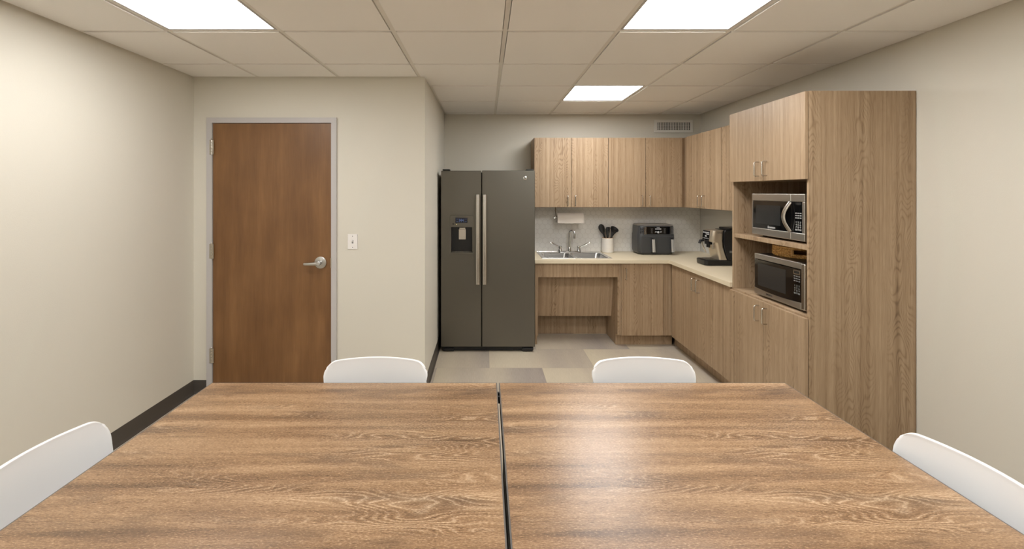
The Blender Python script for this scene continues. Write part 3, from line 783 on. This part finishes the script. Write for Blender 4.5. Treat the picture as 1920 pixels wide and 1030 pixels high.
lb(MB().tube([(-.070, .045, .205), (-.068, .050, .175), (-.064, .066, .135), (-.062, .08, .10)], .005, 10), 'steam_wand', 'nickel')
lb(MB().box(.0915, .0932, .215, .245, .115, .135), 'side_badge', 'inkdim', smooth=False)
lb(MB().text("De'Longhi", .011, Matrix.Translation((.0895, .130, .296)) @ Matrix.Rotation(pi/2, 4, 'Z') @ RXf), 'lettering', 'inkdark', smooth=False)

# ------------------------------------------------------------------ refrigerator
FY = 4.20; fx0, fx1, fs = -.4226, .4735, -.0356
t = thing('refrigerator', (.025, 4.5, 0), 'dark slate side by side refrigerator with water and ice dispenser', 'refrigerator')
MB().box(fx0+.006, fx1-.006, FY+.075, 4.90, .035, 1.722).build('body', 'slateside', t, bevel=.004)
dl = MB().frame_y(fx0, fs-.004, .052, 1.734, -.326, -.127, .955, 1.195, FY, FY+.070, depth=.055).build('freezer_door', 'slate', t, bevel=.005, seg=3)
dr = MB().box(fs+.004, fx1, FY, FY+.070, .052, 1.736).build('fridge_door', 'slate', t, bevel=.005, seg=3)
# dispenser
dp = MB().loft([rrect(-.338, -.115, 1.195, 1.312, 0, .008)], False, False)
mb = MB(); mb.loft([[(p[0], FY-.009 if k else FY-.0005, p[1]) for p in rrect(-.338+.002*k, -.115-.002*k, 1.196, 1.308-.002*k, 0, .012)] for k in (0, 1)])
mb.build('dispenser_panel', 'slate', dl)
MB().box(-.286, -.170, FY-.0105, FY-.008, 1.236, 1.286).build('display', 'bluepanel', dl, smooth=False)
mb = MB()
for k in range(5): mb.box(-.274+k*.021, -.262+k*.021, FY-.0112, FY-.0103, 1.270, 1.275)
for k in range(5): mb.box(-.274+k*.021, -.264+k*.021, FY-.0112, FY-.0103, 1.246, 1.252)
mb.box(-.25, -.205, FY-.0112, FY-.0103, 1.256, 1.267)
mb.build('display_icons', 'blue', dl, smooth=False)
MB().lathe([(.003, 0), (.003, -.0012)], (-.273, FY-.0088, 1.222), 'y', 10).build('indicator', 'amber', dl)
MB().lathe([(.009, 0), (.009, -.0012)], (-.305, FY-.0088, 1.226), 'y', 16).build('lock_button', 'inkdark', dl)
MB().box(-.3255, -.1275, FY+.050, FY+.0545, .956, 1.194).build('cavity_liner', 'black', dl, smooth=False)
MB().box(-.255, -.186, FY+.012, FY+.02, 1.075, 1.175).box(-.250, -.191, FY+.02, FY+.049, 1.15, 1.19).build('paddle', 'steel', dl, bevel=.003)
mb = MB().box(-.340, -.113, FY-.014, FY-.0005, .938, .956); mb.box(-.324, -.129, FY-.0005, FY+.048, .9555, .960)
mb.build('drip_ledge', 'slate', dl, bevel=.003)
mb = MB()
for k in range(8): mb.box(-.29+k*.018, -.28+k*.018, FY+.004, FY+.036, .960, .963)
mb.build('drip_grille', 'nickel', dl, smooth=False)
for par, xc in ((dl, -.070), (dr, -.0075)):
    mb = MB(); pts = []
    for k in range(17):
        a = k/16; z = .658+.849*a; pts.append((xc+(.001 if par is dr else -.001), FY-.048-.012*sin(pi*a), z))
    mb.tube(pts, .0185, 16, (1.0, .42), (0, 1, 0))
    mb.box(xc-.010, xc+.010, FY-.05, FY-.0005, .675, .705).box(xc-.010, xc+.010, FY-.05, FY-.0005, 1.46, 1.49)
    mb.build('handle', 'steel', par)
bd = MB().lathe([(.019, -.0003), (.019, -.003), (.0165, -.004)], (.379, FY, 1.664), 'y', 32).build('badge', 'chrome', dr)
MB().text('GE', .024, Matrix.Translation((.379, FY-.0043, 1.664)) @ RXf, .9, .0005).build('badge_lettering', 'inkdark', bd, smooth=False)
mb = MB().box(fx0+.012, fx1-.012, FY+.03, FY+.07, .010, .046)
for k in range(3): mb.box(fx0+.2, fx1-.2, FY+.027, FY+.03, .014+k*.010, .019+k*.010)
mb.build('toe_grille', 'rail', t, smooth=False)
for x in (fx0+.04, fx1-.10): MB().box(x-.02, x+.08, FY+.012, FY+.03, .004, .034).build('front_foot', 'black', t, bevel=.004)
for x in (fx0+.012, fx1-.082): MB().box(x, x+.07, FY+.012, FY+.11, 1.7375, 1.750).build('hinge_cover', 'slateside', t, bevel=.004)

# ------------------------------------------------------------------ microwaves (face -x)
def oven(loc, wd, ht, dp_, label, kind):
    t = thing('microwave', loc, label, 'microwave', None, -pi/2, True)
    def L(mb, name, mat, parent=t, **k): return mb.build(name, mat, parent, xf=True, **k)
    x0, x1 = -wd/2, wd/2; f = .014
    L(MB().box(x0+.004, x1-.004, .022, dp_, f, f+ht-.001), 'casing', 'black' if kind == 2 else 'steelh', bevel=.003)
    for x in (x0+.05, x1-.05):
        for y in (.06, dp_-.05): L(MB().lathe([(.014, .0005), (.014, f)], (x, y, 0), n=12), 'foot', 'black')
    Tm = lambda x, y, z: Matrix.Translation((x, y, z)) @ RXf
    if kind == 1:
        dv = x0+.388
        mb = MB().box(x0, dv-.001, .0, .022, f, f+.046).box(x0, dv-.001, .0, .022, f+ht-.047, f+ht)
        L(mb, 'door_band', 'steelh', bevel=.004)
        L(MB().box(x0, x0+.010, .001, .022, f+.046, f+ht-.047), 'door_edge', 'steelh', smooth=False)
        dg = L(MB().box(x0+.010, x1-.022, .003, .022, f+.0462, f+ht-.0472), 'door_glass', 'gloss', smooth=False)
        L(MB().box(x0+.045, x0+.290, .0022, .004, f+.075, f+ht-.075), 'window', 'window', dg, smooth=False)
        L(MB().text('Emerson', .021, Tm(x0+.205, .0024, f+.059), 1.0, .0004), 'lettering', 'ink', dg, smooth=False)
        mb = MB().box(dv+.001, x1, -.001, .022, f, f+.046).box(dv+.001, x1, -.001, .022, f+ht-.047, f+ht).box(x1-.022, x1, -.001, .022, f+.046, f+ht-.047)
        L(mb, 'control_surround', 'steelh', bevel=.004)
        pts = []
        for k in range(13):
            a = k/12; s = sin(pi*a); pts.append((x0+.386-.024*s, -.002-.026*s, f+.048+(ht-.097)*a))
        L(MB().tube(pts, .014, 14, (1.0, .4), (0, 1, 0)), 'handle', 'steel')
        kx, kz, fz = x0+.449, .078, .145
    else:
        mb = MB().box(x0, x1-.034, .0, .022, f, f+.042).box(x0, x1-.034, .0, .022, f+ht-.036, f+ht).box(x0, x0+.006, .001, .022, f+.042, f+ht-.036)
        L(mb, 'door_band', 'steelh', bevel=.003)
        L(MB().box(x1-.034, x1, -.004, .022, f, f+ht), 'edge_trim', 'steel', bevel=.008, seg=3)
        n = 16; low = [(x0+.006+(wd-.04)*k/n, f+.042+.0-.010*sin(pi*k/n)) for k in range(n+1)]; top = [(x1-.034-(wd-.04)*k/n, f+ht-.036-.004+.010*sin(pi*k/n)*0-.012*(1-sin(pi*k/n))*0) for k in range(n+1)]
        dg = L(MB().prism(low+top, -.0012, .021, 'y'), 'door_glass', 'gloss', smooth=False)
        L(MB().box(x0+.04, x0+.315, -.002, .0, f+.062, f+ht-.062), 'window', 'window', dg, smooth=False)
        L(MB().text('EMERSON', .014, Tm(x0+.155, -.0006, f+.018), 1.0, .0003), 'lettering', 'inkdark', smooth=False)
        L(MB().box(x1-.112, x1-.038, -.0015, .0, f+.006, f+.036), 'door_button', 'steelh', bevel=.001)
        kx, kz, fz = x0+.412, .103, .172
        L(MB().frame_y(kx-.028, kx+.028, f+ht-.072, f+ht-.046, kx-.021, kx+.021, f+ht-.066, f+ht-.052, -.003, -.001), 'display_frame', 'nickel', smooth=False)
    # keypad print
    mb = MB()
    for r_, row in enumerate(('0', '7 8 9', '4 5 6', '1 2 3')):
        mb.text(row, .0150, Tm(kx, .0024 if kind == 1 else -.0016, kz+r_*.0145), 1.5, .0003)
    for c_ in (-1, 1): mb.box(kx+c_*.017-.008, kx+c_*.017+.008, .0022 if kind == 1 else -.0018, .0032 if kind == 1 else -.0008, kz-.005, kz+.004)
    for r_ in range(3):
        for c_ in (-1, 0, 1): mb.box(kx+c_*.019-.007, kx+c_*.019+.007, .0022 if kind == 1 else -.0018, .0032 if kind == 1 else -.0008, fz+r_*.014, fz+.0065+r_*.014)
    L(mb, 'keypad_print', 'inkmid' if kind == 1 else 'inkdim', dg, smooth=False)
    mb = MB().box(kx-.022, kx+.022, .0022 if kind == 1 else -.0018, .0032 if kind == 1 else -.0008, f+ht-.066, f+ht-.052)
    L(mb, 'clock_display', 'window', dg, smooth=False)
    return t
oven((1.847, 2.797, 1.2272), .505, .277, .36, 'upper microwave, stainless with a curved bar handle, on the tall cabinet shelf', 1)
oven((1.841, 2.770, .8275), .480, .272, .35, 'lower stainless microwave without a handle, under the wicker basket', 2)

# wicker basket on the lower microwave
bx, by_, bz, br = 2.085, 2.860, .8275+.014+.272+.001, .185
t = thing('wicker_basket', (bx, by_, bz), 'round brown wicker tray basket on top of the lower microwave', 'basket')
mb = MB(); rows = 6; rr = .0045
def gapd(a, r_): return 2 <= r_ <= 4 and (radians(212) < a < radians(252) or radians(32) < a < radians(72))
for r_ in range(rows):
    z = bz+rr+.004+r_*.0092; seg = []; n = 120
    for k in range(n+1):
        a = 2*pi*k/n
        if gapd(a, r_):
            if len(seg) > 1: mb.tube(seg, rr, 6)
            seg = []; continue
        rad = br-.006+.0035*sin(30*a+(pi if r_ % 2 else 0)); seg.append((bx+rad*cos(a), by_+rad*sin(a), z))
    if len(seg) > 1: mb.tube(seg, rr, 6)
for k in range(60):
    a = 2*pi*k/60
    if gapd(a, 3): continue
    mb.tube([(bx+(br-.006)*cos(a), by_+(br-.006)*sin(a), bz+.002), (bx+(br-.006)*cos(a), by_+(br-.006)*sin(a), bz+.058)], .0028, 6)
mb.build('woven_side', 'wicker', t)
MB().tube([(bx+(br-.006)*cos(2*pi*k/72), by_+(br-.006)*sin(2*pi*k/72), bz+.061) for k in range(73)], .006, 8).build('rim', 'wicker', t)
mb = MB()
for q in range(1, 16):
    r_ = (br-.008)*q/15; mb.tube([(bx+r_*cos(2*pi*k/48), by_+r_*sin(2*pi*k/48), bz+.0045+.001*sin(24*2*pi*k/48)) for k in range(49)], .0058, 6)
mb.build('woven_base', 'wicker', t)
mb = MB()
for ang in (211, 253, 31, 73):
    a = radians(ang); mb.tube([(bx+(br-.006)*cos(a), by_+(br-.006)*sin(a), bz+.012+k*.01) for k in range(5)], .009, 8)
mb.build('handle_wrap', 'wood', t)

# ------------------------------------------------------------------ tables
ZT, TYF, TYN = .730, 1.842, .322
def table(x0, x1, label):
    t = thing('table', ((x0+x1)/2, (TYF+TYN)/2, 0), label, 'table', 'two wood-look tables pushed together')
    e = .004
    MB().box(x0+e, x1-e, TYN+e, TYF-e, ZT-.026, ZT).build('tabletop', 'table', t, bevel=.0008)
    mb = MB().box(x0, x0+e, TYN, TYF, ZT-.028, ZT-.0006).box(x1-e, x1, TYN, TYF, ZT-.028, ZT-.0006)
    mb.box(x0+e, x1-e, TYN, TYN+e, ZT-.028, ZT-.0006).box(x0+e, x1-e, TYF-e, TYF, ZT-.028, ZT-.0006)
    mb.build('edge_band', 'edge', t, smooth=False)
    mb = MB()
    for (a, b, c, d_) in ((x0+.0015, x0+.04, TYN+.05, TYF-.05), (x1-.04, x1-.0015, TYN+.05, TYF-.05), (x0+.041, x1-.041, TYN+.05, TYN+.09), (x0+.041, x1-.041, TYF-.09, TYF-.05)):
        mb.box(a, b, c, d_, ZT-.085, ZT-.0285)
    mb.build('added_under_frame', 'rail', t, smooth=False)  # unseen rails added along the edges to keep the table gap black
    for x in (x0+.035, x1-.035):
        for y in (TYN+.085, TYF-.085):
            lg = MB().box(x-.022, x+.022, y-.022, y+.022, .03, ZT-.0855).build('leg', 'rail', t, bevel=.003)
            MB().lathe([(.022, .0008), (.024, .012), (.010, .029)], (x, y, 0), n=20).build('glide', 'black', lg)
    return t
a = table(-1.145, .049, 'left-hand wood-look table, seen from its near end')
b = table(.057, 1.255, 'right-hand wood-look table with the ceiling light mirrored in its top')
# linking catches in the slot between the tables
for y in (1.728, 1.762): MB().box(.0493, .0567, y-.006, y+.006, ZT-.03, ZT-.004).build('linking_catch', 'rail', b, smooth=False)

# ------------------------------------------------------------------ chairs
def make_chair():
    t = bpy.data.objects.new('chair', None); COL.objects.link(t)
    # side profile of the shell (y forward is -y = facing), z up
    prof = [(-.215, .440), (-.205, .452), (-.16, .455), (-.08, .447), (0, .440), (.09, .440), (.15, .450), (.188, .478), (.207, .52), (.222, .58), (.236, .65), (.248, .71), (.256, .755), (.2615, .785), (.263, .798)]
    HWs = [.180, .200, .212, .222, .228, .228, .222, .214, .214, .220, .226, .229, .229, .226, .222]
    mb = MB(); rows = []
    u0 = .80; cr = .042
    side = [(u0+(1-u0)*sin(pi/2*k/7), cr*(1-cos(pi/2*k/7))) for k in range(8)]
    us = [(-a, b) for a, b in side[::-1]]+[(-u0+2*u0*k/18, 0) for k in range(1, 18)]+side
    n = len(us)-1
    sub = []
    for i in range(len(prof)-1):
        for q in range(3): 
            f = q/3; sub.append((prof[i][0]*(1-f)+prof[i+1][0]*f, prof[i][1]*(1-f)+prof[i+1][1]*f, HWs[i]*(1-f)+HWs[i+1]*f))
    sub.append((*prof[-1], HWs[-1]))
    for (y, z, hw) in sub:
        hw *= .962
        row = []
        for u, cdrop in us:
            if z > .70:
                drop = .006*u*u
                drop += cdrop
                f = (z-.70)/.098; zz = z-drop*f
            else: zz = z
            back = max(0, min(1, (z-.46)/.1)); seat = 1-back
            yy = y-.045*u*u*back
            zz += seat*(.016*u*u if y > -.2 else 0)
            row.append(mb.bm.verts.new((u*hw, yy, zz)))
        rows.append(row)
    for r0, r1 in zip(rows, rows[1:]):
        for k in range(n): mb.bm.faces.new((r0[k], r0[k+1], r1[k+1], r1[k]))
    sh = mb.build('shell', 'white', t, xf=True)
    m = sh.modifiers.new('s', 'SOLIDIFY'); m.thickness = .014; m.offset = 0
    m = sh.modifiers.new('b', 'SUBSURF'); m.levels = 2; m.render_levels = 2
    for sx in (-1, 1):
        for sy in (-1, 1):
            mb = MB().tube(arc([(sx*.12, sy*.10, .428), (sx*.175, sy*.165, .40), (sx*.215, sy*.215, .004)], .03), .011, 12)
            lg = mb.build('leg', 'nickel', t, xf=True)
            MB().lathe([(.0125, .0006), (.0135, .012), (.0115, .014)], (sx*.215, sy*.215, 0), n=14).build('foot_cap', 'black', lg, xf=True)
    MB().box(-.13, .13, -.11, .11, .424, .4295).build('seat_plate', 'rail', t, xf=True)
    return t
CG = 'white moulded chairs around the tables'
spots = [(-.474, 1.690, 0, 'white plastic chair at the far side of the left table, before the brown door'),
         (.684, 1.690, 0, 'white plastic chair at the far side of the right table, before the kitchen cabinets'),
         (-1.030, 1.228, pi/2, 'white plastic chair at the left end of the tables, by the left wall'),
         (1.080, 1.162, -pi/2, 'white plastic chair at the right end of the tables, by the right wall')]
c0 = make_chair()
for k, (x, y, rz, lab) in enumerate(spots):
    c = c0 if k == 0 else copy_tree(c0)
    c.location = (x, y, 0); c.rotation_euler = (0, 0, rz); tag(c, lab, 'chair', CG)
for o in bpy.data.objects:
    if '_w' in o: del o['_w']
